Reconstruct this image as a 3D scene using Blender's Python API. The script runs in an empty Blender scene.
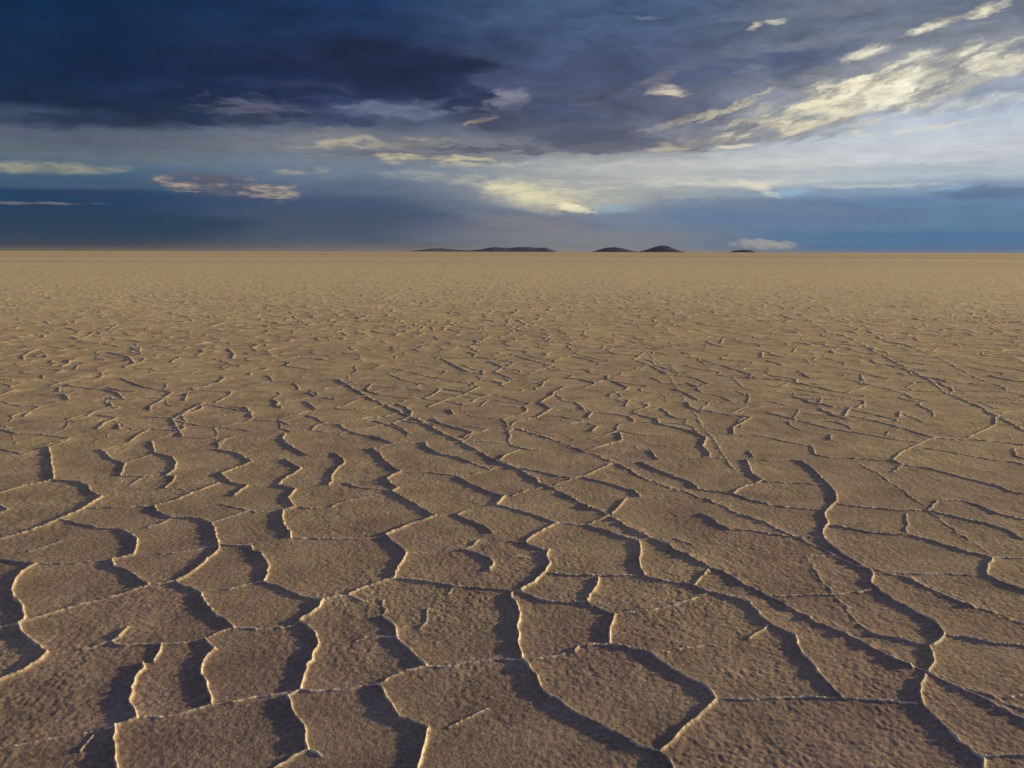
# Cracked salt flat at sunset under a broken storm sky
import bpy, math
import numpy as np
from mathutils import Vector, Matrix

R = math.radians
S = bpy.context.scene
COL = S.collection

# ------------------------------------------------------------------ camera
F = 796.4
CAM_H = 1.6
PITCH = R(9.43)
ROLL = R(0.14)
cam = bpy.data.cameras.new('camera')
cam.lens = 28.0
cam.sensor_width = 36.0
cam.clip_start = 0.05
cam.clip_end = 120000
co = bpy.data.objects.new('camera', cam)
COL.objects.link(co)
S.camera = co
rot = Matrix.Rotation(math.pi / 2 - PITCH, 3, 'X') @ Matrix.Rotation(ROLL, 3, 'Z')
co.matrix_world = Matrix.Translation((0, 0, CAM_H)) @ rot.to_4x4()
RM = np.array(rot)


def px_dir(x, y):
    x = np.asarray(x, float)
    y = np.asarray(y, float)
    d = np.stack([(x - 512) / F, (384 - y) / F, -np.ones_like(x)], -1)
    d = d / np.linalg.norm(d, axis=-1, keepdims=True)
    return d @ RM.T


def px_ground(x, y):
    d = px_dir(x, y)
    t = -CAM_H / d[..., 2]
    return d[..., :2] * t[..., None]


def ground_px(X, Y):
    d = np.stack([X, Y, np.full_like(X, -CAM_H)], -1) @ RM
    z = np.minimum(d[..., 2], -1e-4)
    return 512 + F * d[..., 0] / -z, 384 - F * d[..., 1] / -z


def azel(x, y):
    d = px_dir(x, y)
    return math.degrees(math.atan2(d[0], d[1])), math.degrees(math.asin(d[2]))


SUN_EL, SUN_AZ = 8.5, 73.0      # degrees; azimuth clockwise from the viewing direction (+Y)

# ------------------------------------------------------------------ noise
def _h(ix, iy, seed):
    n = (ix.astype(np.int64) * 374761393 + iy.astype(np.int64) * 668265263 + seed * 974634777) & 0xFFFFFFFF
    n = ((n ^ (n >> 13)) * 1274126177) & 0xFFFFFFFF
    n = ((n ^ (n >> 16)) * 2246822519) & 0xFFFFFFFF
    n = n ^ (n >> 15)
    return (n & 0xFFFFFF).astype(np.float32) / np.float32(0xFFFFFF)


def vnoise(x, y, seed):
    fx, fy = np.floor(x), np.floor(y)
    u, v = (x - fx).astype(np.float32), (y - fy).astype(np.float32)
    ix, iy = fx.astype(np.int64), fy.astype(np.int64)
    u = u * u * (3 - 2 * u)
    v = v * v * (3 - 2 * v)
    a, b = _h(ix, iy, seed), _h(ix + 1, iy, seed)
    c, d = _h(ix, iy + 1, seed), _h(ix + 1, iy + 1, seed)
    return (a + (b - a) * u) * (1 - v) + (c + (d - c) * u) * v - 0.5


# ------------------------------------------------------------------ plate edges seen in the foreground
# each entry: tile origin, then (strength, points in quarter pixels from that origin)
TR = {
 (0, 598): [
  (1, "50,0 88,35 92,60 95,95 72,110 90,150 130,180 190,225 160,258 100,295 0,338 -60,360"),
  (.7, "95,100 200,68 300,38 400,15 460,0"),
  (.6, "512,122 490,145 447,180 500,198 560,192 645,190 640,220 615,260"),
  (.35, "447,180 390,195 330,210"), (.45, "645,190 740,185 800,170 870,145 930,125 1024,128"),
  (1, "805,0 830,40 870,80 910,100 935,125"),
  (.9, "818,170 840,195 862,210 825,245 808,280 805,315 828,345 838,390 845,430"),
  (.5, "845,430 770,455 720,470 640,482 548,488"), (.4, "845,430 930,422"),
  (1, "570,268 578,290 540,330 525,370 528,400 520,435 540,460 548,488"),
  (1.05, "548,488 510,505 460,522 462,550 452,580 462,620 460,660 470,700 475,760"),
  (.3, "460,522 330,550 200,570 100,590 0,608"), (.3, "375,555 345,590 320,620"), (.6, "0,122 72,112")],
 (256, 598): [
  (1, "270,8 255,40 215,72 172,98 215,125 240,150 250,190 225,240 205,290 190,330 178,372"),
  (.3, "172,98 150,115 0,130"), (.5, "178,372 120,385 60,395 0,400 -94,422"),
  (.6, "178,372 260,375 340,370 410,357 480,348 530,322 590,295 655,280 680,272"),
  (1, "125,398 140,430 145,460 180,505 200,545 208,612"), (.6, "178,372 150,385 125,398"),
  (.7, "208,612 150,640 90,680 40,720"), (.4, "208,612 260,635"),
  (.9, "500,75 540,100 560,130 562,160 600,195 640,235 680,272"), (.3, "400,175 440,160 500,155 562,156"),
  (1.05, "480,348 510,375 525,410 550,450 575,482 620,495 690,525 680,570 665,620 648,680 640,740"),
  (.5, "680,272 750,275 830,262 900,252 990,245 1062,245"), (.4, "770,520 850,480 925,445"),
  (.25, "690,40 685,80 650,125"), (.25, "500,75 515,60 510,10")],
 (512, 598): [
  (1.05, "0,5 25,40 30,80 22,130 25,190 40,245 65,270 100,315 125,375 180,410 240,455 320,495 400,535 500,590 590,620 630,655 645,690 650,750"),
  (.9, "590,620 650,570 690,520 740,485 780,445 815,408"),
  (.9, "815,408 800,380 760,345 700,320 640,285 600,255 560,225 500,208 450,197 390,188 330,188 270,195 250,215"),
  (1, "390,188 392,140 400,110 412,70"), (.8, "412,70 350,45 300,18 300,0"), (.6, "300,18 200,22 150,15 100,0"),
  (.4, "412,70 500,58 600,42 680,20 740,0"), (.3, "620,218 720,200 810,190"),
  (.45, "815,408 900,405 1024,402 1294,400 1424,407 1524,412 1634,428"),
  (.85, "885,0 930,5 960,35 990,70 1024,98 1074,125 1134,150 1139,190 1159,225 1204,265 1244,320 1284,365 1319,400"),
  (.4, "1024,110 980,140 945,165"), (.25, "40,245 125,240 200,225 250,212")],
 (768, 598): [
  (.9, "640,300 660,270 660,240 645,195 690,170 705,148"), (1, "705,148 680,110 640,80 580,50 520,20 490,0"),
  (.6, "705,148 800,160 900,180 1024,192 1100,200"), (.65, "645,195 560,172 480,155 420,143"),
  (1, "630,315 610,350 612,400 625,440 670,480 720,530 770,585 830,630 865,650 860,690 850,760"),
  (.5, "865,632 940,630 1024,632 1100,635"), (.3, "960,400 1024,390 1080,380")],
 (0, 438): [
  (1, "-80,240 0,220 100,190 213,168 210,120 205,75 190,35"), (.4, "95,62 190,38 290,0"), (.4, "0,40 95,62"),
  (1, "213,168 320,175 355,195 365,215 408,235 370,260 330,285 240,325 130,370 60,390 0,408 -60,420"),
  (.6, "240,325 320,345 385,360 490,370"),
  (.95, "490,370 515,385 548,405 545,440 535,470 450,490 455,518 500,530 550,560 595,595"),
  (1, "-60,480 0,490 80,500 145,508 85,545 60,580 45,620 55,655 90,680"), (.4, "145,508 280,505 450,490"),
  (.7, "460,640 520,620 595,595"), (.9, "595,595 640,590 700,582 760,548 810,510 850,475 875,450 875,430"),
  (.95, "700,582 760,605 805,625 808,640"),
  (.95, "875,430 865,400 860,370 845,340 800,322 750,320 690,320 650,305 620,285 618,272"),
  (.75, "618,272 700,250 760,225 820,200 875,178"), (.5, "345,280 480,278 618,272"), (.5, "845,340 920,315 1000,290"),
  (.6, "875,430 940,432 1005,435 1010,455 1024,460"), (.4, "690,320 640,345 590,358"),
  (.3, "640,465 750,455 815,440 875,430"), (.3, "115,455 200,430 270,405"),
  (.75, "405,45 450,85 500,100 490,130 483,150"), (.5, "483,150 580,152 700,150"), (.7, "700,150 690,175 660,200"),
  (.5, "610,15 620,60 560,80 500,98"), (.8, "620,60 690,75 705,100 700,125 665,150"), (.3, "580,152 515,190"),
  (.85, "865,45 950,60 1010,95 940,120 885,142 920,175 990,190 935,230"), (.4, "905,0 865,45"), (.4, "950,60 1024,40"),
  (.3, "640,200 780,205"), (.3, "890,265 1000,290 1024,300"), (.4, "0,265 32,285 0,300"), (.3, "405,45 560,5")],
 (256, 438): [
  (.85, "105,5 130,30 170,50 205,68 250,65 315,60 345,80 355,98 320,130 302,150 305,175 290,188"),
  (.85, "115,85 150,105 180,120 150,145 125,155 88,188"),
  (1, "88,188 160,205 128,242 155,278 110,290 105,320 112,355 138,385 138,402"),
  (.4, "138,402 250,405 400,405 470,400 518,390"), (.4, "155,278 240,280 300,278 345,258 420,240 480,228"),
  (.35, "0,192 88,188"), (.3, "0,295 105,290"), (.5, "360,180 420,198 500,205 545,212"),
  (.95, "465,40 490,60 510,85 545,115 580,135 545,150 525,162 540,185 570,200 543,215 590,240 650,275 690,300 720,312"),
  (1, "720,312 660,335 590,360 518,390 545,415 580,440 600,462 590,490 565,520 552,562"),
  (.9, "552,562 490,580 420,605 370,630"), (.8, "370,630 310,640 270,650 255,680"),
  (.8, "270,650 180,635 120,610 70,590 30,580"), (.5, "30,580 0,582 -40,590 -110,610"),
  (1, "30,580 48,550 52,515 35,490 15,460 0,455"), (.7, "552,562 640,568 740,582 800,595 900,600 1024,612 1050,614"),
  (.2, "600,462 680,460"), (.5, "580,135 700,138 805,150"),
  (.95, "805,155 860,185 930,215 995,235 962,268"), (.5, "962,268 1024,285"), (.4, "945,125 870,145 810,155"),
  (.85, "675,15 690,40 740,65 800,75 865,100"), (.3, "865,100 940,125 960,115"), (.4, "555,20 675,18"), (.5, "480,0 555,20"),
  (.75, "850,290 805,308 850,330 910,352 945,380"), (.7, "820,448 880,460 930,478 950,500 938,530"),
  (.4, "820,448 860,435 890,410"), (.3, "798,595 768,625"), (.4, "370,630 430,655"), (.8, "975,92 1005,65 1024,60"),
  (.6, "975,92 1024,112"), (.3, "290,188 250,190"), (.4, "440,42 465,40 530,25 555,20")],
 (512, 438): [
  (.6, "0,30 60,45 130,50"), (.6, "0,60 30,48"), (.55, "0,115 100,132 190,155 250,162 220,175 170,190"),
  (.65, "250,162 300,150 350,125 400,102"), (.75, "290,160 370,180 440,200 495,215 510,235"),
  (.5, "305,48 370,30 440,12"), (.85, "515,98 560,120 620,145 680,165 720,180 742,202"), (.3, "515,98 420,100"),
  (.75, "555,50 570,70 585,85"), (.4, "585,85 700,80 790,76 880,82 1024,88"), (.85, "775,0 762,35 790,60 790,76"),
  (.95, "935,85 950,115 960,145 1005,170"), (.8, "1005,170 920,200 885,225"),
  (.6, "742,205 820,215 890,225 960,250 1024,262"), (.6, "1005,170 1024,176"), (.5, "950,50 965,75"),
  (.85, "755,305 800,325 830,350 870,368"), (.5, "870,368 950,370 1024,382"), (.7, "455,245 430,275 400,305"),
  (.6, "300,348 350,330 385,315"), (.85, "300,348 370,370 440,395 508,415"), (1, "508,415 515,450 508,490 515,525 530,555"),
  (.8, "530,555 600,572 680,582 725,592 780,615 850,632 910,645 950,665 965,680"), (.7, "785,530 755,560 728,592"),
  (.6, "530,555 440,552 345,550 240,548 145,538"), (.8, "345,560 340,595 310,630 300,660 320,675"),
  (1, "150,450 140,480 150,510 135,535 90,580 35,612"), (.8, "185,340 130,365 80,395 55,420 100,440 150,450"),
  (.6, "185,340 120,318 50,298 0,285"), (.4, "185,340 300,348"), (.7, "0,612 35,612 90,640 160,658 300,660"),
  (.9, "0,618 0,645"), (.5, "0,232 60,210 120,200"), (.3, "600,405 650,400 720,425"), (.35, "650,665 700,650 780,625"),
  (.25, "500,210 600,208 700,212"), (.3, "0,475 120,480"), (.4, "55,420 0,415")],
 (768, 438): [
  (1, "130,90 170,115 210,155 245,190 270,220 275,255 235,290 228,310 240,345 220,370 225,405 270,445 340,490 400,525 420,545 412,580 450,615 490,640"),
  (.5, "0,88 130,90"), (.5, "0,175 120,180 215,185"), (.5, "0,268 110,280 220,290"), (.5, "0,385 110,395 215,400"),
  (.5, "175,30 190,65 250,78 340,80 420,85 500,90 540,105"), (.65, "500,85 530,60 580,35 640,10 675,0"),
  (.5, "540,108 500,135"), (.65, "540,108 640,120 740,145 840,170 920,190 980,215 1024,222"),
  (.5, "600,38 700,50 800,70 900,88 1000,100 1024,110"), (.5, "1024,38 985,45 990,70 1024,85"),
  (.6, "275,262 350,272 440,280 540,290 640,290 740,310 820,330 920,355 965,370 1000,395 1024,405"),
  (.7, "240,348 330,362 420,378 500,385 560,385 640,405 720,430 800,455 870,470 895,480"),
  (.9, "895,480 880,520 878,550 940,580 1024,610 1060,622"), (.4, "895,480 1024,480"),
  (.55, "640,290 680,250 780,250 850,270 915,300 1024,325"), (.3, "555,300 555,375"), (.4, "420,540 540,542 700,545 840,548"),
  (.5, "30,632 150,630 265,628 340,618 410,608"), (.25, "150,475 260,470"), (.4, "480,0 600,18")],
 (0, 320): [
  (.85, "690,400 750,365 820,330"), (.7, "690,400 715,440 730,465"), (.45, "690,400 800,420 900,430 1010,445"),
  (.85, "860,345 985,348 1000,370 1010,390"), (.7, "870,500 890,480 940,465"), (.4, "730,465 820,472 870,470"),
  (.7, "605,485 615,510"), (.6, "520,485 560,455 600,435 710,440"), (.7, "390,435 420,410 470,390 400,380"),
  (.6, "470,415 480,435"), (.6, "290,400 350,385 375,365 450,345 440,330"), (.8, "340,272 420,278 470,290 500,318"),
  (.7, "490,235 540,255 580,268 690,290 640,325 600,345 600,360"), (.9, "500,190 540,175 515,150 480,140 430,132"),
  (.7, "200,265 290,240 360,225"), (.6, "235,285 240,270 180,268"), (.9, "245,188 275,175 278,160"),
  (.8, "95,160 92,145 130,125 150,118"), (.9, "930,155 938,140 915,115"), (.6, "300,80 350,65 375,48"),
  (.6, "430,42 470,20"), (.8, "525,110 560,128 560,112"), (.5, "0,440 80,420"), (.5, "0,435 70,455 150,455 280,470 180,500"),
  (.6, "100,385 120,370"), (.7, "740,322 750,295"), (.3, "540,190 640,198"), (.6, "0,278 45,282"), (.6, "0,235 50,242")],
 (256, 320): [
  (.6, "0,400 90,402 130,418 250,415 335,418 350,435 400,455"), (.9, "400,455 470,465 550,490"), (.5, "90,400 150,380 200,365"),
  (.7, "210,290 240,305 320,318"), (.8, "200,325 240,355"), (.8, "120,455 105,475 150,510"), (.4, "0,480 105,475"),
  (.5, "440,405 520,385 570,370"), (.5, "475,402 590,440 615,455"), (.85, "705,395 740,415 800,430 870,450 830,470"),
  (.4, "705,395 580,395"), (.4, "870,450 1010,445 1024,438"), (.4, "790,475 960,490 1024,495"), (.6, "550,490 670,490 690,510"),
  (.75, "690,348 760,320 830,300 895,268"), (.5, "895,268 820,250 700,228 620,212"), (.9, "740,155 790,180 850,210"),
  (.5, "850,210 900,218"), (.7, "955,210 990,190 930,165"), (.6, "955,210 1024,235"),
  (.45, "900,345 930,320 830,305 700,285 570,270 450,262 340,250"), (.4, "930,320 1024,328"), (.7, "880,95 940,68"),
  (.7, "870,150 880,140 850,130"), (.9, "780,360 792,380"), (.4, "530,215 590,240 680,258"), (.6, "470,195 510,180"),
  (.6, "550,165 600,155"), (.5, "1000,440 1024,428"), (.6, "740,125 800,118")],
 (512, 320): [
  (.85, "20,405 100,390 130,370 158,355 110,330 165,300 165,290 215,268"), (.45, "215,268 150,262 0,238"),
  (.6, "20,405 0,420"), (.4, "0,330 110,330"), (.85, "320,445 345,425"), (.4, "345,425 300,412 180,400 100,392"),
  (.8, "305,390 320,368"), (.5, "320,368 400,370 480,372"), (.8, "480,372 580,395 588,415"), (.4, "158,358 320,366"),
  (.85, "588,415 680,435 730,450 778,472 765,505"), (.6, "455,345 465,320 350,312 180,305"), (.6, "485,368 545,345 545,335"),
  (.5, "465,320 545,325 700,328"), (.8, "700,328 715,350 760,370 860,375 960,390 885,430 885,455"),
  (.85, "430,450 440,480 340,510"), (.4, "885,458 1024,465"), (.7, "390,305 400,295 455,280 465,270 380,235 385,222"),
  (.4, "385,222 260,210 150,195 130,180"), (.55, "70,215 155,185 130,175 0,140"), (.6, "300,150 380,162 490,160 530,130"),
  (.7, "500,165 560,185 620,215"), (.4, "620,215 780,232"), (.75, "650,275 700,295 745,320"),
  (.5, "745,320 850,330 940,335 950,310 945,295"), (.7, "700,250 745,268"), (.5, "870,375 940,345"),
  (.6, "760,160 850,185 915,205 960,220 950,235"), (.6, "130,80 160,62"), (.6, "190,50 220,50"), (.6, "360,115 370,105"),
  (.7, "835,95 845,75"), (.7, "1000,150 1000,130"), (.8, "0,45 60,20 20,0")],
 (768, 320): [
  (.6, "0,260 100,272 220,295 385,325 385,350"),
  (.6, "0,370 120,402 250,435 400,460 520,480 600,490 670,475 850,482 1024,500"), (.7, "200,340 215,315"),
  (.5, "200,345 330,352"), (.8, "330,352 305,385"), (.4, "330,352 530,370"), (.8, "530,370 522,390"),
  (.6, "150,375 330,385 430,405 560,440 670,475"), (.5, "350,245 430,265 550,295 580,315 640,325"),
  (.7, "350,245 385,245 370,220"), (.7, "800,470 870,440 910,420 910,390"), (.5, "910,385 965,365"),
  (.4, "560,300 720,300 900,310 1024,325"), (.6, "640,355 660,365"), (.4, "540,375 620,410"), (.5, "75,340 0,325"),
  (.7, "250,480 255,460"), (.7, "180,160 200,150"), (.7, "100,130 110,115"), (.7, "250,120 265,135"),
  (.5, "0,470 100,490 180,505"), (.7, "940,125 900,120")],
}
# wheel ruts pressed across the plates: full pixels
TK = [
 (.80, "338,380 356,390 373,400 400,412 418,420 441,432 458,440 480,452 497,462 512,467 527,474 544,485 562,493 582,504 607,515 622,524 639,533 662,543 687,555 712,568 737,580 768,596 788,607 808,617 830,627 853,637 875,649 893,659 908,665 928,673 948,683 968,692 988,701 1008,712 1024,720 1100,758"),
 (.45, "505,425 530,432 549,438 575,448 597,455 620,465 642,477 667,487 687,492 712,502 737,513 768,524 795,537 822,548 845,562 868,569 900,575 923,585 948,597 968,605 1003,615 1024,624 1100,655"),
 (.30, "808,558 823,583 840,601 855,620 873,634"),
 (.30, "968,689 993,697 1008,705 1040,714"),
 (.25, "853,459 880,475 903,490 923,504 948,525 968,538 990,553"),
 (.60, "843,335 863,345 880,355 898,364 918,374 933,382 943,392 960,399 980,407 995,416 1008,422 1024,431 1090,465"),
 (.40, "863,326 885,336 918,350 943,360 968,374 993,384 1024,396 1090,422"),
 (.25, "640,345 665,370 690,405 705,430 735,470"),
]

rng = np.random.default_rng(11)
SEG = []     # ax, ay, bx, by, strength a, strength b, kind


def wiggle(P, amp, step):
    out = [P[0]]
    for a, b in zip(P[:-1], P[1:]):
        L = float(np.hypot(*(b - a)))
        n = int(min(8, max(1, round(L / step))))
        t = (b - a) / max(L, 1e-6)
        nr = np.array([-t[1], t[0]])
        for k in range(1, n):
            out.append(a + (b - a) * k / n + nr * rng.normal(0, amp * min(1, L / n / step)) + t * rng.normal(0, amp * .5))
        out.append(b)
    return np.array(out)


for (ox, oy), ls in TR.items():
    for s, txt in ls:
        q = np.array([[float(v) for v in p.split(',')] for p in txt.split()])
        P = px_ground(ox + q[:, 0] / 4, oy + q[:, 1] / 4)
        P = wiggle(P, .0035 if s > .6 else .005, .035)
        ss = (.19 + .82 * s) * (1 + .06 * rng.normal(size=len(P)))
        for i in range(len(P) - 1):
            SEG.append((*P[i], *P[i + 1], ss[i], ss[i + 1], 0))
for s, txt in TK:
    q = np.array([[float(v) for v in p.split(',')] for p in txt.split()])
    P = wiggle(px_ground(q[:, 0], q[:, 1]), .008, .05)
    ss = s * (1 + .25 * rng.normal(size=len(P)))
    for i in range(len(P) - 1):
        SEG.append((*P[i], *P[i + 1], ss[i], ss[i + 1], 1))
SEG = np.array(SEG)

# ------------------------------------------------------------------ ground sheet (one mesh to the horizon)
fine = np.radians(np.arange(-39.6, 39.601, 0.045))
side = np.radians(np.concatenate([np.arange(39.8, 50, .15), np.arange(50, 70, .6), np.arange(70, 180, 4.0)]))
th = np.concatenate([-side[::-1], fine, side])
r = [0.15, .6, 1.1, 1.4, 1.55]
while r[-1] < 240: r.append(r[-1] + max(.0038, (.0018 + .0060 * min(1, max(0, (r[-1] - 14) / 70)) ** .8) * r[-1]))
while r[-1] < 45000: r.append(r[-1] * 1.09)
r = np.array(r)
NT, NR = len(th), len(r)
TH, RR = np.meshgrid(th, r)
X = (RR * np.sin(TH)).astype(np.float64)
Y = (RR * np.cos(TH)).astype(np.float64)
dr = np.gradient(r)
cell = (RR * np.gradient(th)[None, :])            # sideways spacing of the sheet
cell_r = np.repeat(dr[:, None], NT, 1)

ridge = np.zeros_like(X, dtype=np.float32)
rough = np.zeros_like(ridge)
rim = np.zeros_like(ridge)
H0 = 0.0158


def near_seg(ax, ay, bx, by, pad):
    ra, rb = math.hypot(ax, ay), math.hypot(bx, by)
    mx, my = (ax + bx) / 2, (ay + by) / 2
    L = math.hypot(ax - bx, ay - by) / 2 + pad
    rm = math.hypot(mx, my)
    i0, i1 = np.searchsorted(r, [rm - L, rm + L])
    tm = math.atan2(mx, my)
    dt = math.asin(min(.99, L / max(rm, L + .01)))
    j0, j1 = np.searchsorted(th, [tm - dt, tm + dt])
    return i0, i1, j0, j1


for ax, ay, bx, by, sa, sb, kind in SEG:
    dist = math.hypot((ax + bx) / 2, (ay + by) / 2)
    pad = .14 + .004 * dist
    i0, i1, j0, j1 = near_seg(ax, ay, bx, by, pad)
    if i1 <= i0 or j1 <= j0: continue
    x, y = X[i0:i1, j0:j1], Y[i0:i1, j0:j1]
    dx, dy = bx - ax, by - ay
    LL = dx * dx + dy * dy + 1e-9
    t = np.clip(((x - ax) * dx + (y - ay) * dy) / LL, 0, 1)
    d = np.hypot(x - ax - t * dx, y - ay - t * dy)
    s = sa + (sb - sa) * t
    w = np.maximum(.0048, np.maximum(.6 * cell[i0:i1, j0:j1], .4 * cell_r[i0:i1, j0:j1] - .0015))
    if kind == 0:
        h = s * (.74 * np.exp(-(d / w) ** 1.5) + .26 * np.exp(-(d / .055)))
    else:
        w = w * 1.7
        h = s * (.75 * np.exp(-(d / w) ** 1.5) + .10 * np.exp(-((d - .04) / .02) ** 2) * (s > .3))
        rough[i0:i1, j0:j1] = np.maximum(rough[i0:i1, j0:j1], np.exp(-(d / .03) ** 2) * min(1, sa * 1.4))
    sub = ridge[i0:i1, j0:j1]
    np.maximum(sub, h.astype(np.float32), out=sub)
    rw = np.clip(.42 + s * 1.2, 0, 1) * np.exp(-(d / np.maximum(.0060, np.maximum(.6 * cell[i0:i1, j0:j1], .4 * cell_r[i0:i1, j0:j1] - .0015))) ** 2)
    sub = rim[i0:i1, j0:j1]
    np.maximum(sub, rw.astype(np.float32), out=sub)

# procedural plates beyond the traced ones, and to the sides
PX, PY = ground_px(X, Y)
behind = Y < .5
inside = (PX > -25) & (PX < 1049) & (PY < 775) & ~behind
sm = lambda a, b, v: (lambda u: u * u * (3 - 2 * u))(np.clip((v - a) / (b - a), 0, 1))
near_w = sm(318, 350, PY) * (1 - .0 * PY)
mid_w = sm(415, 460, PY)
wgt = np.where(inside, np.where(PY > 300, (1 - near_w) + near_w * .8 * (1 - mid_w), 1.0), 1.0).astype(np.float32)
sel = (RR < 240) & (wgt > .01)
xs, ys = X[sel], Y[sel]
wx = xs + .16 * vnoise(xs * 2.6, ys * 2.6, 5) + .05 * vnoise(xs * 9, ys * 9, 6)
wy = ys + .16 * vnoise(xs * 2.6 + 40, ys * 2.6, 7) + .05 * vnoise(xs * 9, ys * 9 + 30, 8)
SC = 1 / .54
gx, gy = wx * SC, wy * SC
ix, iy = np.floor(gx).astype(np.int64), np.floor(gy).astype(np.int64)
F1 = np.full(xs.shape, 9e9); F2 = F1.copy()
P1 = np.zeros((2,) + xs.shape); P2 = P1.copy()
K1 = np.zeros(xs.shape); K2 = K1.copy()
for oy_ in (-1, 0, 1):
    for ox_ in (-1, 0, 1):
        cx, cy = ix + ox_, iy + oy_
        sx = cx + .5 + .9 * (_h(cx, cy, 21) - .5)
        sy = cy + .5 + .9 * (_h(cx, cy, 22) - .5)
        kk = _h(cx, cy, 23).astype(np.float64)
        d2 = (sx - gx) ** 2 + (sy - gy) ** 2
        c1 = d2 < F1
        c2 = (~c1) & (d2 < F2)
        F2 = np.where(c1, F1, np.where(c2, d2, F2))
        P2[0] = np.where(c1, P1[0], np.where(c2, sx, P2[0])); P2[1] = np.where(c1, P1[1], np.where(c2, sy, P2[1]))
        K2 = np.where(c1, K1, np.where(c2, kk, K2))
        F1 = np.where(c1, d2, F1)
        P1[0] = np.where(c1, sx, P1[0]); P1[1] = np.where(c1, sy, P1[1]); K1 = np.where(c1, kk, K1)
dd = (F2 - F1) / (2 * np.maximum(1e-3, np.hypot(P2[0] - P1[0], P2[1] - P1[1]))) / SC
e = (K1 * K2 * 7.31 + (K1 + K2) * 3.17) % 1.0
st = np.where(e < .08, .2, .38 + .7 * (e - .08) / .92)
st *= .75 + .6 * vnoise(xs * .9, ys * .9, 31)
wl = np.maximum(.55 * cell[sel], np.minimum(.05, .3 * cell_r[sel] - .0015))
w = np.maximum(.006, wl)
hh = st * (.74 * np.exp(-(dd / w) ** 1.5) + .26 * np.exp(-dd / .06))
hh *= 1.25 - .5 * sm(25, 100, RR[sel])
rw = np.clip((.35 + st * 1.2) * wgt[sel], 0, 1) * np.exp(-(dd / np.maximum(.006, wl)) ** 2)
rim[sel] = np.maximum(rim[sel], rw.astype(np.float32))
tmp = ridge[sel]
ridge[sel] = np.maximum(tmp, (hh * wgt[sel]).astype(np.float32))
del F1, F2, P1, P2, K1, K2, dd, hh, gx, gy, wx, wy

Z = H0 * ridge.astype(np.float64)
# gentle swell of the plates, then crust grain, each octave only where the sheet can carry it
for lam, amp, seed in ((2.6, .010, 41), (.9, .0045, 42), (.34, .0028, 43), (.13, .0021, 44), (.055, .0019, 45), (.027, .0017, 46), (.014, .0021, 47)):
    ok = (np.maximum(cell, cell_r * .6) < lam * .45) & (RR < 240)
    fade = np.clip(2.2 - 4.4 * np.maximum(cell[ok], cell_r[ok] * .6) / lam, 0, 1)
    c, s_ = math.cos(seed), math.sin(seed)
    xo, yo = X[ok], Y[ok]
    n = vnoise((xo * c - yo * s_) / lam + 100, (xo * s_ + yo * c) / lam + 50, seed)
    if lam < .2:
        patch = .75 + 1.1 * (vnoise(xo * 1.7 + 9, yo * 1.7, 61)) + .8 * vnoise(xo * 6 + 9, yo * 6, 62)
        crest = 1 + .5 * np.clip(ridge[ok] * 1.5, 0, 1) if lam < .05 else 1 - .6 * np.clip(ridge[ok] * 1.5, 0, 1)
        n = n * patch * crest
    Z[ok] += n * amp * fade * 1.0
# small buckled wrinkles of crust between the far plates
ok = (RR > 6) & (RR < 200)
xo, yo = X[ok], Y[ok]
xo2 = xo + .12 * vnoise(xo * 4, yo * 4, 95)
rid = (1 - 2 * np.abs(vnoise(xo2 / .42, yo / .34, 91))) ** 5 * (.4 + 1.2 * (vnoise(xo / 1.6, yo / 1.1, 93) + .5))
Z[ok] += .0095 * rid * sm(6, 16, RR[ok])
ok = (rim > .03) & (RR < 20)
rv_ = .65 + 1.1 * (vnoise(X[ok] / .045, Y[ok] / .045, 83) + .6 * vnoise(X[ok] / .013, Y[ok] / .013, 84))
rimv = rim[ok]
rim[ok] = rimv * np.clip(rv_, .45, 1.3)
Z[ok] += rimv * (.0022 * vnoise(X[ok] / .021, Y[ok] / .021, 81) + .0022 * vnoise(X[ok] / .010, Y[ok] / .010, 82))
ok = (rough > .02)
Z[ok] += rough[ok] * (.015 * np.maximum(0, vnoise(X[ok] / .022, Y[ok] / .022, 71)) + .010 * np.maximum(0, vnoise(X[ok] / .045, Y[ok] / .045, 72)))
Z = np.where(RR >= 90, Z * np.clip((236 - RR) / 146, 0, 1) ** 1.5, Z)

verts = np.stack([X, Y, Z], -1).reshape(-1, 3)
i = np.arange(NR - 1)[:, None] * NT
j = np.arange(NT - 1)[None, :]
q = np.stack([i + j, i + NT + j, i + NT + j + 1, i + j + 1], -1).reshape(-1, 4)[:, ::-1]
# order so that normals point up
a, b, c = verts[q[0, 0]], verts[q[0, 1]], verts[q[0, 2]]
if np.cross(b - a, c - b)[2] < 0: q = q[:, ::-1]
jb = np.arange(NR - 1) * NT
me = bpy.data.meshes.new('salt_flat')
me.vertices.add(len(verts)); me.vertices.foreach_set('co', verts.astype(np.float32).ravel())
nq = len(q)
me.loops.add(nq * 4); me.loops.foreach_set('vertex_index', q.astype(np.int32).ravel())
me.polygons.add(nq)
me.polygons.foreach_set('loop_start', np.arange(0, nq * 4, 4, dtype=np.int32))
me.polygons.foreach_set('use_smooth', np.ones(nq, dtype=bool))
me.update(calc_edges=False)
ra = me.attributes.new('edge', 'FLOAT', 'POINT')
ra.data.foreach_set('value', np.clip(rim, 0, 1).ravel())
me.validate()
ground = bpy.data.objects.new('salt_flat', me)
COL.objects.link(ground)
ground['kind'] = 'structure'
ground['label'] = 'cracked salt flat with raised pale plate edges reaching to the horizon'
print('ground verts', len(verts))


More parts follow.
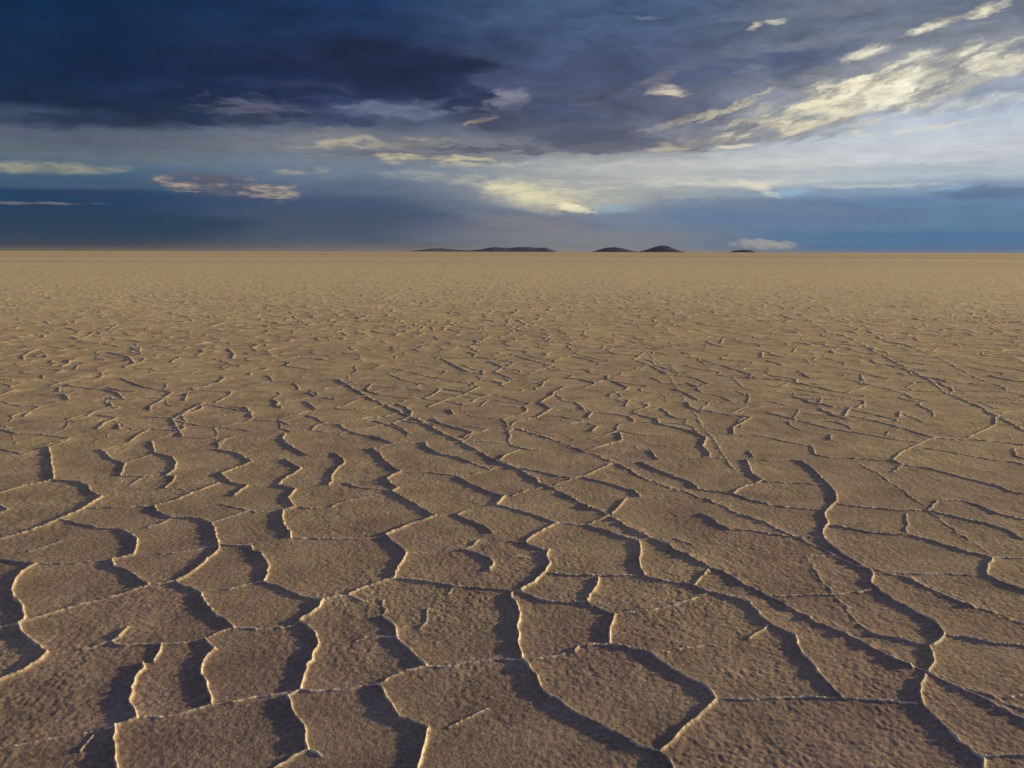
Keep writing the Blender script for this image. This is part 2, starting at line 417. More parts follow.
# ------------------------------------------------------------------ node helpers
class N:
    def __init__(self, tree): self.t = tree; tree.nodes.clear()
    def new(self, typ, **kw):
        n = self.t.nodes.new(typ)
        for k, v in kw.items(): setattr(n, k, v)
        return n
    def put(self, sock, v):
        if isinstance(v, bpy.types.NodeSocket): self.t.links.new(v, sock)
        elif v is not None: sock.default_value = v
    def m(self, op, a, b=None, c=None, clamp=False):
        n = self.new('ShaderNodeMath', operation=op, use_clamp=clamp)
        self.put(n.inputs[0], a); self.put(n.inputs[1], b); self.put(n.inputs[2], c)
        return n.outputs[0]
    def vm(self, op, a, b=None, s=None, c=None):
        n = self.new('ShaderNodeVectorMath', operation=op)
        self.put(n.inputs[0], a); self.put(n.inputs[1], b); self.put(n.inputs[2], c)
        if s is not None: self.put(n.inputs['Scale'], s)
        return n.outputs['Value'] if op in ('DOT_PRODUCT', 'LENGTH') else n.outputs['Vector']
    def comb(self, x, y, z):
        n = self.new('ShaderNodeCombineXYZ')
        for k, v in enumerate((x, y, z)): self.put(n.inputs[k], v)
        return n.outputs[0]
    def noise(self, vec, scale, detail=4, rough=.5, color=False, dist=0):
        n = self.new('ShaderNodeTexNoise')
        self.put(n.inputs['Vector'], vec); n.inputs['Scale'].default_value = scale
        n.inputs['Detail'].default_value = detail; n.inputs['Roughness'].default_value = rough
        n.inputs['Distortion'].default_value = dist
        return n.outputs['Color' if color else 0]
    def rng(self, v, a, b, c=0., d=1., smooth=True):
        n = self.new('ShaderNodeMapRange', interpolation_type='SMOOTHSTEP' if smooth else 'LINEAR', clamp=True) if smooth else self.new('ShaderNodeMapRange', clamp=True)
        for k, x in enumerate((v, a, b, c, d)): self.put(n.inputs[k], x)
        return n.outputs[0]
    def mix(self, f, a, b, blend='MIX'):
        n = self.new('ShaderNodeMix', data_type='RGBA', blend_type=blend)
        self.put(n.inputs[0], f); self.put(n.inputs[6], a); self.put(n.inputs[7], b)
        return n.outputs[2]


def lin(c):
    o = []
    for v in c:
        v = v / 255
        o.append(v / 12.92 if v <= .04045 else ((v + .055) / 1.055) ** 2.4)
    return (*o, 1.0)


# ------------------------------------------------------------------ salt material
mt = bpy.data.materials.new('salt_crust'); mt.use_nodes = True
n = N(mt.node_tree)
out = n.new('ShaderNodeOutputMaterial'); bs = n.new('ShaderNodeBsdfPrincipled')
n.t.links.new(bs.outputs[0], out.inputs[0])
geo = n.new('ShaderNodeNewGeometry'); P = geo.outputs['Position']
at = n.new('ShaderNodeAttribute', attribute_name='edge')
big = n.noise(P, .35, 4, .55)
midn = n.noise(P, 3.2, 5, .6)
grain = n.noise(P, 55, 4, .65)
dist = n.vm('LENGTH', P)
# ground brightening with distance, an effect of the light, painted into the salt colour
dim, bright = (.345, .282, .212, 1), (.99, .83, .42, 1)
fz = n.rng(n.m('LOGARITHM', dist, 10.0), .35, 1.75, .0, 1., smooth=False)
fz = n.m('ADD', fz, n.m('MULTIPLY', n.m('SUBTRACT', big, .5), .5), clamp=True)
base = n.mix(fz, dim, bright)
v = n.rng(midn, .3, .7, .78, 1.24, smooth=False)
v2 = n.rng(grain, .3, .72, .62, 1.38, smooth=False)  # fine speckle: micro-shading of the crust put into the colour
base = n.mix(1., base, n.comb(v, v, v), 'MULTIPLY')
base = n.mix(n.rng(dist, 20., 90., 1., .3), base, n.mix(1., base, n.comb(v2, v2, v2), 'MULTIPLY'))
tone = n.noise(P, .9, 5, .6)
base = n.mix(n.rng(tone, .40, .62, 0., .75), base, n.mix(1., base, (.86, .80, .93, 1), 'MULTIPLY'))
# long faint bands far out
st = n.vm('MULTIPLY', P, (.0022, .03, 1))
bands = n.noise(st, 1., 5, .6)
bands_f = n.m('MULTIPLY', n.rng(bands, .36, .62, .0, 1.), n.rng(dist, 22., 160., 0., .55))
base = n.mix(bands_f, base, (.47, .38, .27, 1))
# clean white rim crystals
base = n.mix(n.m('MULTIPLY', n.rng(n.m('MULTIPLY', at.outputs['Fac'], n.rng(n.noise(P, 70, 4, .65), .3, .7, .45, 1.45)), .12, .7, 0., .95), n.rng(dist, 9., 40., 1., .7)), base, (.95, .88, .66, 1))
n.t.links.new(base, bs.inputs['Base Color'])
bs.inputs['Roughness'].default_value = .85
bs.inputs['Specular IOR Level'].default_value = .15
h1 = n.noise(P, 38, 3, .6); h2 = n.noise(P, 140, 2, .6); h3 = n.noise(P, 9, 4, .55)
hsum = n.m('ADD', n.m('MULTIPLY', h1, .0052), n.m('MULTIPLY', h2, .0015))
hsum = n.m('MULTIPLY', hsum, n.rng(at.outputs['Fac'], .3, .8, 1., .35))
hsum = n.m('ADD', hsum, n.m('MULTIPLY', h3, n.rng(dist, 18., 60., .0, .014)))
h4 = n.noise(P, 1.3, 4, .6)
hsum = n.m('ADD', hsum, n.m('MULTIPLY', h4, n.rng(dist, 90., 300., .0, .03)))
bp = n.new('ShaderNodeBump'); bp.inputs['Strength'].default_value = .8; bp.inputs['Distance'].default_value = 1.0
n.t.links.new(hsum, bp.inputs['Height']); n.t.links.new(bp.outputs[0], bs.inputs['Normal'])
me.materials.append(mt)

# ------------------------------------------------------------------ hills on the horizon
hm = bpy.data.materials.new('haze_blue_rock'); hm.use_nodes = True
n = N(hm.node_tree)
out = n.new('ShaderNodeOutputMaterial'); bs = n.new('ShaderNodeBsdfPrincipled')
n.t.links.new(bs.outputs[0], out.inputs[0])
geo = n.new('ShaderNodeNewGeometry')
k = n.noise(geo.outputs['Position'], .01, 6, .6)
n.t.links.new(n.mix(n.rng(k, .35, .65), (.085, .115, .19, 1), (.105, .14, .22, 1)), bs.inputs['Base Color'])  # blue-grey of the distance haze painted into the rock colour
bs.inputs['Roughness'].default_value = .95
bs.inputs['Specular IOR Level'].default_value = .0


def hill(label, pts, dist, depth, seed):
    """pts: outline in photo pixels of the ridge line (x, height in pixels above the horizon)"""
    nx, ny = 90, 24
    x0, x1 = pts[0][0], pts[-1][0]
    xs_ = np.linspace(x0, x1, nx)
    hs = np.interp(xs_, [p[0] for p in pts], [p[1] for p in pts])
    g = (xs_ - 512) / F * dist * math.cos(PITCH)
    vs = []
    for a_ in range(ny):
        t = a_ / (ny - 1) * 2 - 1
        for b_ in range(nx):
            prof = max(0., 1 - abs(t) ** 1.6)
            w_ = .75 + .5 * float(vnoise(np.array([g[b_] / 260. + 7 * t]), np.array([t * 3.1 + seed]), seed)[0] + .5)
            k_ = 1 if abs(t) < .08 else w_
            z_ = .86 * hs[b_] / F * dist * prof * min(1.15, k_)
            vs.append((g[b_] * (1 + .0 * t), dist + t * depth, z_ - 1.0))
    fs = [(a_ * nx + b_, a_ * nx + b_ + 1, (a_ + 1) * nx + b_ + 1, (a_ + 1) * nx + b_) for a_ in range(ny - 1) for b_ in range(nx - 1)]
    m_ = bpy.data.meshes.new('hill'); m_.from_pydata(vs, [], fs); m_.materials.append(hm)
    o = bpy.data.objects.new('hill', m_); COL.objects.link(o)
    ox = float(g.mean())
    for v_ in m_.vertices: v_.co.x -= ox; v_.co.y -= dist
    o.location = (ox, dist, 0)
    o['kind'] = 'structure'; o['label'] = label
    return o


hill('long low dark hill range with a knobbly crest left of centre on the horizon',
     [(446, 0), (452, 1.2), (470, 1.6), (480, 2.6), (486, 3.6), (494, 5.2), (503, 4.6), (510, 3.8), (518, 5.0), (528, 5.3), (536, 4.4), (545, 4.9), (552, 2.2), (557, 0)], 14000, 700, 3)
hill('faint far low hill at the left end of the range', [(408, 0), (420, 1.8), (432, 3.4), (442, 4.0), (450, 3.0), (462, 1.8), (474, 0)], 24500, 900, 9)
hill('broad low dark hill with a rounded top beside the peaked hill', [(592, 0), (598, 2.6), (606, 5.0), (615, 5.6), (622, 4.4), (632, 1.6), (640, 0)], 13000, 420, 4)
hill('taller dark hill with a flattened peak right of the rounded hill', [(637, 0), (645, 2.2), (655, 6.0), (661, 7.4), (668, 6.6), (675, 3.2), (681, 0)], 12500, 420, 5)
hill('small flat dark hill alone below the pale horizon cloud', [(730, 0), (734, 2.2), (742, 3.0), (750, 2.4), (755, 0)], 12000, 180, 6)


# ------------------------------------------------------------------ air over the flat
hz = bpy.data.materials.new('haze'); hz.use_nodes = True
n = N(hz.node_tree)
out = n.new('ShaderNodeOutputMaterial'); vo = n.new('ShaderNodeVolumePrincipled')
vo.inputs['Color'].default_value = (.80, .84, 1., 1)
vo.inputs['Density'].default_value = 4.5e-6
n.t.links.new(vo.outputs[0], out.inputs['Volume'])
hw, z0, z1 = 51000, -2.0, 150.0
bm_v = [(x_, y_, z_) for z_ in (z0, z1) for x_, y_ in ((-hw, -hw), (hw, -hw), (hw, hw), (-hw, hw))]
hb = bpy.data.meshes.new('haze')
hb.from_pydata(bm_v, [], [(3, 2, 1, 0), (4, 5, 6, 7), (0, 1, 5, 4), (1, 2, 6, 5), (2, 3, 7, 6), (3, 0, 4, 7)])
hb.materials.append(hz)
ho = bpy.data.objects.new('haze', hb); COL.objects.link(ho)
ho['kind'] = 'stuff'; ho['label'] = 'thin dusty air over the salt flat'

# ------------------------------------------------------------------ a few dark rocks far out on the flat
rm = bpy.data.materials.new('dark_rock'); rm.use_nodes = True
n = N(rm.node_tree)
out = n.new('ShaderNodeOutputMaterial'); bs = n.new('ShaderNodeBsdfPrincipled')
n.t.links.new(bs.outputs[0], out.inputs[0])
geo = n.new('ShaderNodeNewGeometry')
k = n.noise(geo.outputs['Position'], 4, 5, .6)
n.t.links.new(n.mix(n.rng(k, .35, .65), (.05, .035, .02, 1), (.16, .11, .06, 1)), bs.inputs['Base Color'])
bs.inputs['Roughness'].default_value = .9


def mound(label, x, dist, w_, h_, seed):
    nu, nv = 20, 9
    vs = []
    for b_ in range(nv):
        f = b_ / (nv - 1)
        for a_ in range(nu):
            an = a_ / nu * math.tau
            k_ = 1 + .45 * float(vnoise(np.array([math.cos(an) * 1.6 + seed]), np.array([math.sin(an) * 1.6 + f * 2]), seed)[0])
            rr_ = math.cos(f * math.pi / 2) ** .7 * k_
            vs.append((rr_ * math.cos(an) * w_ / 2, rr_ * math.sin(an) * w_ * .4, (f ** .9) * h_ * k_ - .03))
    fs = [(b_ * nu + a_, b_ * nu + (a_ + 1) % nu, (b_ + 1) * nu + (a_ + 1) % nu, (b_ + 1) * nu + a_) for b_ in range(nv - 1) for a_ in range(nu)]
    fs.append(tuple(range(nu))[::-1])
    m_ = bpy.data.meshes.new('rock_mound'); m_.from_pydata(vs, [], fs); m_.materials.append(rm)
    o = bpy.data.objects.new('rock_mound', m_); COL.objects.link(o)
    o.location = ((x - 512) / F * dist * math.cos(PITCH), dist, 0)
    o['label'] = label; o['category'] = 'rock'; o['group'] = 'dark mounds far out on the salt flat'


mound('tiny dark mound far out on the flat, leftmost of the three', 321.5, 380, .42, .36, 1)
mound('tiny dark mound far out on the flat, middle and widest of the three', 324.6, 380, .75, .42, 2)
mound('tiny dark mound far out on the flat, rightmost of the three', 327.6, 380, .40, .38, 3)

# ------------------------------------------------------------------ sky
wd = bpy.data.worlds.new('World'); S.world = wd; wd.use_nodes = True
n = N(wd.node_tree)
out = n.new('ShaderNodeOutputWorld'); bg = n.new('ShaderNodeBackground')
n.t.links.new(bg.outputs[0], out.inputs[0])
tc = n.new('ShaderNodeTexCoord')
D = tc.outputs['Generated']
sp = n.new('ShaderNodeSeparateXYZ'); n.t.links.new(D, sp.inputs[0])
az = n.m('MULTIPLY', n.m('ARCTAN2', sp.outputs[0], sp.outputs[1]), 57.2958)
el = n.m('MULTIPLY', n.m('ARCSINE', sp.outputs[2]), 57.2958)
P0 = n.comb(az, el, 1.)
# cloud-like warping, weaker low down
wn = n.noise(n.vm('MULTIPLY', P0, (.11, .42, 0)), 1., 5, .55, color=True)
wn2 = n.noise(n.vm('MULTIPLY', P0, (.5, 1.6, 0)), 1., 4, .6, color=True)
k = n.rng(el, .3, 9., .10, 1., smooth=False)
wa = n.vm('SCALE', n.vm('MULTIPLY', n.vm('SUBTRACT', wn, (.5, .5, .5)), (8., 3.2, 0)), s=k)
wb = n.vm('SCALE', n.vm('MULTIPLY', n.vm('SUBTRACT', wn2, (.5, .5, .5)), (1.7, .8, 0)), s=k)
PW = n.vm('ADD', n.vm('ADD', P0, wa), wb)          # strongly warped
PS = n.vm('ADD', P0, n.vm('ADD', wb, n.vm('SCALE', wa, s=.22)))   # lightly warped
NS = n.noise(n.vm('MULTIPLY', PS, (.16, .75, 0)), 1., 8, .6)      # streaks
NP = n.noise(n.vm('MULTIPLY', PS, (.55, 1.5, 0)), 1., 9, .62)     # puffs
ca, sa_ = math.cos(R(17)), math.sin(R(17))
ru = n.vm('DOT_PRODUCT', PS, (ca * .30, sa_ * .30, 0)); rv = n.vm('DOT_PRODUCT', PS, (-sa_ * 1.25, ca * 1.25, 0))
ND = n.noise(n.comb(ru, rv, 0), 1., 9, .62)                       # diagonal cloud street

NF = n.noise(n.vm('MULTIPLY', PS, (.42, 2.1, 0)), 1., 8, .6)     # fine wisps
ruf = n.vm('DOT_PRODUCT', PS, (ca * .42, sa_ * .42, 0)); rvf = n.vm('DOT_PRODUCT', PS, (-sa_ * 1.7, ca * 1.7, 0))
NDF = n.noise(n.comb(ruf, rvf, 0), 1., 8, .66)                    # fine wisps along the street

y2e = lambda y: (252 - y) * .0715
EMAX = 20.


def ramp(stops, elv):
    nd = n.new('ShaderNodeValToRGB'); cr = nd.color_ramp
    cr.interpolation = 'EASE'
    st_ = sorted([(max(0., min(1., y2e(y) / EMAX)), lin(c)) for y, c in stops])
    cr.elements[0].position, cr.elements[0].color = st_[0]
    cr.elements[1].position, cr.elements[1].color = st_[-1]
    for p_, c_ in st_[1:-1]:
        e_ = cr.elements.new(p_); e_.color = c_
    n.t.links.new(elv, nd.inputs[0])
    return nd.outputs[0]


sw = n.new('ShaderNodeSeparateXYZ'); n.t.links.new(n.vm('ADD', P0, n.vm('SCALE', n.vm('SUBTRACT', PW, P0), s=.45)), sw.inputs[0])
ew = n.m('DIVIDE', sw.outputs[1], EMAX)
azw = sw.outputs[0]
c0 = ramp([(0, (6, 42, 80)), (40, (3, 34, 70)), (90, (8, 32, 64)), (128, (24, 40, 68)), (143, (60, 72, 96)), (158, (84, 90, 106)), (170, (92, 102, 112)), (180, (66, 94, 120)), (197, (56, 80, 106)), (202, (10, 50, 86)), (232, (1, 42, 76)), (244, (4, 34, 64)), (250, (22, 36, 58))], ew)
c1 = ramp([(0, (16, 54, 98)), (40, (24, 46, 82)), (85, (30, 38, 68)), (108, (58, 68, 98)), (128, (74, 82, 106)), (150, (120, 124, 130)), (175, (106, 120, 138)), (193, (84, 98, 122)), (208, (58, 74, 104)), (238, (58, 74, 100)), (249, (78, 80, 92))], ew)
c2 = ramp([(0, (66, 94, 124)), (40, (68, 86, 116)), (80, (70, 80, 108)), (125, (82, 86, 108)), (146, (108, 110, 122)), (158, (144, 146, 150)), (170, (160, 164, 166)), (185, (156, 160, 160)), (200, (140, 146, 152)), (218, (108, 120, 142)), (240, (96, 110, 134)), (249, (106, 108, 120))], ew)
c3 = ramp([(0, (94, 104, 124)), (45, (104, 112, 128)), (95, (132, 136, 144)), (130, (160, 170, 186)), (150, (188, 196, 206)), (168, (190, 194, 198)), (186, (172, 182, 190)), (196, (128, 148, 170)), (208, (92, 120, 154)), (226, (82, 114, 146)), (241, (56, 102, 144)), (251, (42, 92, 136))], ew)
A = [azel(x_, 150)[0] for x_ in (60, 350, 600, 900)]
sky = n.mix(n.rng(azw, A[0], A[1]), c0, c1)
sky = n.mix(n.rng(azw, A[1], A[2]), sky, c2)
sky = n.mix(n.rng(azw, A[2], A[3]), sky, c3)

# broad mottling of the cloud deck, fine streaks in the thin veil
sky = n.mix(n.m('MULTIPLY', n.rng(NS, .42, .66), n.rng(el, 2., 7., .05, .35)), sky, n.mix(1., sky, (.62, .66, .76, 1), 'MULTIPLY'))
NB = n.noise(n.vm('MULTIPLY', PW, (.22, .62, 0)), 1., 7, .6)
bil = n.m('ADD', 1., n.m('MULTIPLY', n.rng(NB, .3, .7, -.26, .34, smooth=False), n.rng(el, 6., 9.)))
lum = n.rng(NF, .28, .72, .90, 1.12, smooth=False)
sky = n.mix(1., sky, n.comb(lum, lum, lum), 'MULTIPLY')


def blob(cx, cy, rx, ry, ang, col, op=1., amp=1.2, edge=.5, nz=None, src=None, col2=None):
    """an elongated cloud at photo pixel (cx, cy): radii in pixels, tilt in degrees, ragged by noise"""
    global sky
    nz = nz or NS; src = src or PS
    a0 = np.array(azel(cx, cy)); t_ = R(ang)
    u = np.array(azel(cx + rx * math.cos(t_), cy - rx * math.sin(t_))) - a0
    v_ = np.array(azel(cx + ry * math.sin(t_), cy + ry * math.cos(t_))) - a0
    Mi = np.linalg.inv(np.stack([u, v_], 1))
    s1 = n.vm('DOT_PRODUCT', src, (Mi[0, 0], Mi[0, 1], -float(Mi[0] @ a0)))
    s2 = n.vm('DOT_PRODUCT', src, (Mi[1, 0], Mi[1, 1], -float(Mi[1] @ a0)))
    r2 = n.m('MULTIPLY_ADD', s1, s1, n.m('MULTIPLY', s2, s2))
    val = n.m('SUBTRACT', n.m('MULTIPLY_ADD', nz, amp * 4, 1 - amp * 2), r2)
    f = n.rng(val, 0., edge * 1.45, 0., op)
    c_ = lin(col)
    if col2: c_ = n.mix(n.rng(NDF if nz in (ND, NDF) else NF, .36, .62), lin(col2), c_)
    sky = n.mix(f, sky, c_)


B = blob
# dark masses, upper left and middle
B(60, 75, 190, 42, 0, (6, 26, 58), .85, .6, .8)
B(230, 92, 175, 40, 2, (14, 28, 60), .85, .7, .7)
B(190, 30, 120, 18, -8, (20, 36, 68), .6, .8, .9)
B(405, 72, 118, 36, -6, (26, 31, 60), .92, .6, .6)
B(470, 100, 60, 26, -24, (34, 40, 70), .85, .7, .6)
B(110, 122, 130, 13, 0, (24, 36, 64), .85, .6, .7)
B(255, 108, 46, 14, 0, (76, 80, 104), .55, 1.2, 1.1)
B(395, 111, 60, 9, -4, (96, 104, 130), .7, 1.2, .9, NP)
B(340, 119, 45, 9, 0, (46, 56, 88), .6, .9, .6, NP)
B(507, 102, 24, 18, 10, (112, 114, 134), .8, .8, .8, NP)
B(484, 122, 18, 4, 14, (176, 158, 126), .75, 1.5, .9, NF)
B(560, 126, 130, 26, -3, (72, 77, 100), .7, .7, .8)
B(650, 60, 130, 34, 6, (74, 86, 114), .7, .8, .9)
B(560, 112, 60, 14, -6, (60, 68, 96), .6, .7, .8)
B(665, 105, 100, 20, -6, (78, 80, 102), .8, .7, .7)
B(815, 58, 90, 20, 12, (82, 92, 118), .8, .8, .7)
B(700, 75, 80, 14, 20, (70, 80, 108), .6, .8, .9)
B(600, 140, 150, 16, 2, (80, 82, 100), .8, .8, .8)
B(745, 128, 60, 14, 14, (92, 94, 108), .7, .9, .8)
sky = n.mix(1., sky, n.comb(bil, bil, bil), 'MULTIPLY')
B(255, 106, 60, 13, -3, (98, 98, 118), .7, 1.4, 1.1, NF)
B(505, 100, 30, 16, 16, (128, 128, 142), .75, 1.1, 1., NP)
B(400, 108, 70, 9, -3, (112, 118, 140), .6, 1.5, 1., NF)
# light on the cloud edges, left and middle
B(420, 155, 130, 17, 0, (106, 108, 118), 0.75, 0.8, 0.9, NS)
B(355, 143, 50, 7, 4, (196, 180, 150), 0.8, 0.86, 1.1, NF, None, (120, 112, 108))
B(415, 140, 50, 5, 2, (176, 166, 144), 0.7, 0.86, 1.1, NF, None, (110, 106, 110))
B(450, 163, 75, 6, -2, (190, 178, 148), 0.75, 0.94, 1.1, NF, None, (122, 120, 118))
B(440, 178, 70, 6, -4, (164, 162, 152), 0.6, 0.94, 1.1, NF)
B(40, 167, 110, 9, -1, (176, 166, 134), 0.95, 0.29, 1.1, NF, None, (140, 136, 112))
B(215, 184, 74, 15, -6, (92, 88, 100), 0.9, 0.7, 0.8, NF, None, (70, 74, 96))
B(186, 184, 30, 9, -10, (198, 174, 146), 0.8, 1.3, 0.99, NF, None, (104, 98, 102))
B(262, 189, 40, 10, -6, (192, 172, 143), 0.8, 1.15, 0.99, NF, None, (104, 98, 102))
B(300, 171, 34, 5, 5, (180, 168, 144), 0.65, 0.86, 1.1, NF, None, (120, 116, 116))
B(95, 195, 40, 5, -2, (30, 52, 88), 0.8, 0.6, 0.8)
B(45, 203, 70, 2, -1, (140, 126, 120), 0.5, 1.08, 0.88, NF)
B(75, 193, 30, 4, -2, (34, 50, 84), 0.8, 0.6, 0.8)
B(480, 148, 110, 6, -2, (84, 86, 104), .85, 1.3, .7, NF)
B(400, 154, 100, 4, -2, (92, 92, 106), .8, 1.5, .7, NF)
B(330, 134, 60, 6, 0, (134, 130, 126), .55, 1., 1., NF)
B(440, 158, 70, 5, -3, (206, 194, 152), .7, 1.8, 1.2, NF)
B(375, 146, 80, 8, 2, (178, 168, 140), .4, 2., 1.4, NF)
# pale glow under the deck
B(600, 190, 170, 24, -1, (178, 176, 165), 0.65, 0.36, 1.54)
B(620, 162, 150, 7, 2, (166, 166, 163), 0.5, 0.65, 0.99, NF)
B(640, 176, 150, 16, -2, (190, 192, 181), 0.65, 0.65, 1.1, NF, None, (150, 154, 158))
B(545, 188, 95, 15, -4, (208, 202, 176), 0.8, 0.58, 1.21, NF, None, (166, 162, 150))
B(525, 198, 60, 16, -14, (230, 220, 185), 0.85, 0.5, 1.21, NP, None, (182, 174, 148))
B(566, 207, 26, 6, -16, (246, 236, 206), 0.85, 0.86, 0.88, NP, None, (206, 194, 158))
B(820, 160, 220, 12, 1, (206, 212, 216), 0.5, 0.8, 1.1, NF)
B(720, 182, 130, 6, 1, (214, 210, 191), 0.6, 0.86, 1.1, NF)
B(612, 209, 30, 7, 4, (126, 160, 182), 0.85, 0.5, 0.9)
B(790, 192, 34, 6, 2, (140, 176, 204), 0.8, 0.6, 0.9)
B(955, 190, 34, 4, 2, (146, 178, 202), 0.6, 0.6, 0.9)
B(762, 188, 26, 6, -20, (228, 218, 191), 0.8, 0.94, 0.99, NF)
B(880, 186, 100, 3, 1, (206, 206, 193), 0.5, 0.94, 0.99, NF)
B(790, 66, 50, 20, 14, (70, 78, 106), 0.7, 0.7, 0.9)
B(965, 92, 40, 10, 6, (120, 130, 152), 0.6, 0.7, 0.9)
B(900, 140, 230, 34, 6, (206, 210, 210), .45, .5, 1.4)
B(690, 168, 180, 20, 0, (196, 194, 182), .5, .5, 1.4)
B(760, 138, 100, 9, 6, (116, 116, 126), .8, 1.1, .8, NDF)
B(640, 146, 90, 7, 2, (96, 98, 112), .8, 1.3, .7, NF)
B(560, 176, 100, 5, -2, (150, 150, 148), .5, 1.6, .7, NF)
B(700, 172, 130, 4, 1, (158, 162, 168), .7, 1.6, .7, NF)
B(880, 170, 140, 5, 1, (160, 170, 182), .7, 1.6, .7, NF)
B(535, 196, 70, 14, -10, (226, 216, 172), .75, .7, 1.1, NP)
B(572, 208, 24, 5, -14, (248, 238, 200), .85, 1.2, .7, NP)
B(740, 172, 270, 22, 1, (200, 200, 192), .45, .5, 1.3)
B(560, 200, 110, 20, -4, (206, 198, 168), .45, .5, 1.4)
# the lit cloud street climbing to the upper right
B(850, 96, 130, 30, 14, (206, 198, 176), 0.8, 0.43, 1.54, ND, None, (150, 148, 144))
B(770, 126, 120, 20, 10, (170, 166, 153), 0.7, 0.58, 1.1, ND, None, (112, 114, 126))
B(920, 84, 140, 30, 12, (172, 172, 163), 0.8, 0.72, 0.99, ND, None, (122, 124, 134))
B(850, 102, 165, 36, 12, (206, 198, 170), .6, .8, 1.1, ND, None, (150, 148, 144))
B(960, 70, 110, 30, 8, (204, 198, 174), .6, .9, 1.1, ND, None, (150, 150, 150))
B(730, 108, 55, 6, 22, (214, 202, 171), 0.75, 1.15, 0.99, NDF, None, (140, 136, 128))
B(765, 126, 85, 11, 12, (212, 202, 173), 0.8, 1.15, 0.99, NDF, None, (142, 138, 132))
B(835, 96, 80, 15, 18, (240, 228, 195), 0.95, 1.08, 0.88, NDF, None, (170, 164, 146))
B(870, 82, 60, 10, 14, (248, 240, 212), 0.95, 1.01, 0.88, NDF, None, (200, 190, 160))
B(876, 93, 78, 20, 14, (240, 232, 207), 0.8, 0.65, 0.99, ND, None, (190, 182, 160))
B(892, 96, 40, 16, 4, (252, 248, 228), 0.95, 0.94, 0.88, NDF, None, (206, 196, 164))
B(866, 54, 34, 8, 14, (236, 230, 203), 0.9, 0.72, 0.88, NDF, None, (190, 184, 164))
B(950, 54, 95, 9, 13, (232, 226, 200), 0.9, 0.86, 0.99, NDF, None, (160, 156, 148))
B(998, 60, 48, 17, 8, (240, 234, 208), 0.95, 0.72, 0.88, NDF, None, (180, 174, 158))
B(975, 104, 90, 8, 6, (208, 208, 195), 0.75, 1.15, 1.1, NDF, None, (160, 164, 168))
B(810, 122, 80, 12, 6, (222, 210, 180), 0.8, 1.08, 0.99, NDF, None, (150, 146, 138))
B(925, 128, 60, 3, 6, (212, 210, 193), 0.7, 1.44, 0.88, NDF)
B(948, 86, 12, 4, 60, (214, 210, 192), 0.7, 1.44, 0.88, NF)
B(858, 133, 16, 3, 0, (212, 210, 192), 0.7, 1.15, 0.88, NF)
B(735, 146, 26, 3, 4, (226, 214, 186), 0.8, 1.01, 0.88, NF)
B(665, 147, 32, 5, 6, (206, 192, 163), 0.7, 1.01, 0.99, NF)
B(700, 141, 60, 6, 4, (150, 144, 134), 0.6, 0.94, 0.99, NF)
B(934, 25, 40, 5, 20, (242, 234, 207), 0.95, 0.58, 0.77, NDF, None, (180, 172, 150))
B(982, 10, 42, 5, 17, (242, 234, 207), 0.95, 0.58, 0.77, NDF, None, (190, 182, 158))
B(668, 89, 28, 8, -2, (218, 206, 176), 0.95, 0.5, 0.88, NP, None, (120, 114, 116))
B(658, 78, 40, 6, 20, (128, 122, 124), 0.6, 0.65, 0.99, NP)
B(752, 27, 14, 5, 30, (214, 206, 179), 0.85, 0.79, 0.88, NF)
B(775, 21, 16, 4, 10, (206, 198, 174), 0.85, 0.79, 0.88, NF)
B(810, 12, 110, 8, 8, (120, 122, 132), 0.6, 1.0, 0.9, ND)
B(642, 17, 18, 3, 0, (120, 126, 142), 0.6, 1.0, 0.9, NF)
B(886, 94, 36, 15, 4, (250, 246, 222), .8, .8, 1., NP, None, (214, 206, 178))
B(835, 104, 60, 12, 14, (242, 234, 202), .7, 1., 1., NP, None, (186, 180, 160))
B(1002, 66, 34, 13, 8, (246, 240, 212), .75, .9, 1., NP, None, (196, 190, 170))
B(690, 118, 70, 6, 16, (176, 166, 142), .6, 1.3, 1., NDF)

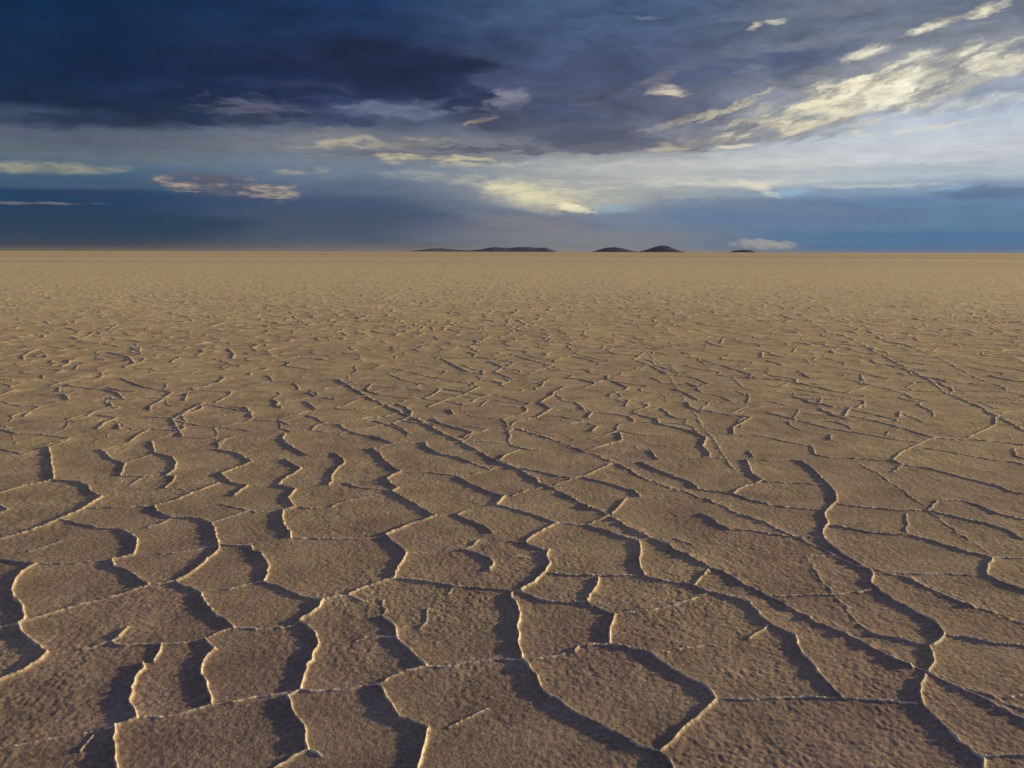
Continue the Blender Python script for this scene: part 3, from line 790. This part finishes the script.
# low banks over the horizon
B(330, 222, 190, 20, 0, (56, 70, 98), .85, .5, .7)
B(60, 226, 230, 20, 0, (5, 44, 78), .85, .35, .5)
B(540, 222, 110, 22, 0, (106, 106, 118), .6, .4, 1.)
B(790, 214, 200, 17, -1, (90, 112, 144), .85, .5, .7, NS)
B(960, 236, 110, 9, 0, (48, 100, 148), .5, .6, 1.)
B(760, 206, 130, 9, -3, (104, 120, 144), .8, .6, .8, NP)
B(980, 193, 64, 8, 2, (84, 106, 136), .9, .5, .6, NP)
B(500, 230, 140, 17, 0, (104, 104, 118), .7, .3, 1.)
B(610, 236, 160, 13, 0, (108, 114, 130), .7, .3, 1.)
B(590, 238, 190, 14, 0, (122, 120, 124), .7, .3, 1.)
B(520, 222, 90, 10, -6, (134, 128, 124), .55, .6, 1.2, NF)
B(765, 245, 40, 6, -3, (156, 152, 148), .9, .9, .7, NP)

# gold dusk light and clear sky, with an overhead tint added outside the frame
nish = n.new('ShaderNodeTexSky', sky_type='NISHITA')
nish.sun_disc = False; nish.sun_elevation = R(SUN_EL); nish.sun_rotation = R(SUN_AZ)
nish.altitude = 3600; nish.air_density = 1.; nish.dust_density = 1.2; nish.ozone_density = 1.5
ns = n.vm('SCALE', nish.outputs[0], s=.10 / .10)
# the Background carries 0.10 for the sky texture, so cloud radiance is divided by it
cl = n.vm('SCALE', sky, s=10.)
deck = n.mix(n.rng(NS, .35, .65), lin((82, 84, 114)), lin((118, 114, 142)))  # unseen overhead cloud, tinted to set the colour of ground shadows
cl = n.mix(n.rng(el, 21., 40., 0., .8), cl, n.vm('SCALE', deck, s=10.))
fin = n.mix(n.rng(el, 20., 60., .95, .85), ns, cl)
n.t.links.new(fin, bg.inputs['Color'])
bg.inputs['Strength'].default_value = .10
wd.cycles.sampling_method = 'MANUAL'
wd.cycles.sample_map_resolution = 512

# ------------------------------------------------------------------ sun
sl = bpy.data.lights.new('sun', 'SUN'); sl.energy = 5.0; sl.angle = R(1.4); sl.color = (1., .72, .33)
so = bpy.data.objects.new('sun', sl); COL.objects.link(so)
tosun = Vector((math.sin(R(SUN_AZ)) * math.cos(R(SUN_EL)), math.cos(R(SUN_AZ)) * math.cos(R(SUN_EL)), math.sin(R(SUN_EL))))
so.rotation_euler = tosun.to_track_quat('Z', 'Y').to_euler()
so.location = (30, 5, 20)

S.view_settings.view_transform = 'Standard'
S.view_settings.look = 'None'
S.view_settings.exposure = 0.1
S.view_settings.gamma = 1.0
S.view_settings.use_curve_mapping = False
S.render.engine = 'CYCLES'
S.cycles.max_bounces = 3
S.cycles.diffuse_bounces = 2
S.cycles.use_denoising = True
S.cycles.denoiser = 'OPENIMAGEDENOISE'
S.cycles.denoising_input_passes = 'RGB_ALBEDO_NORMAL'
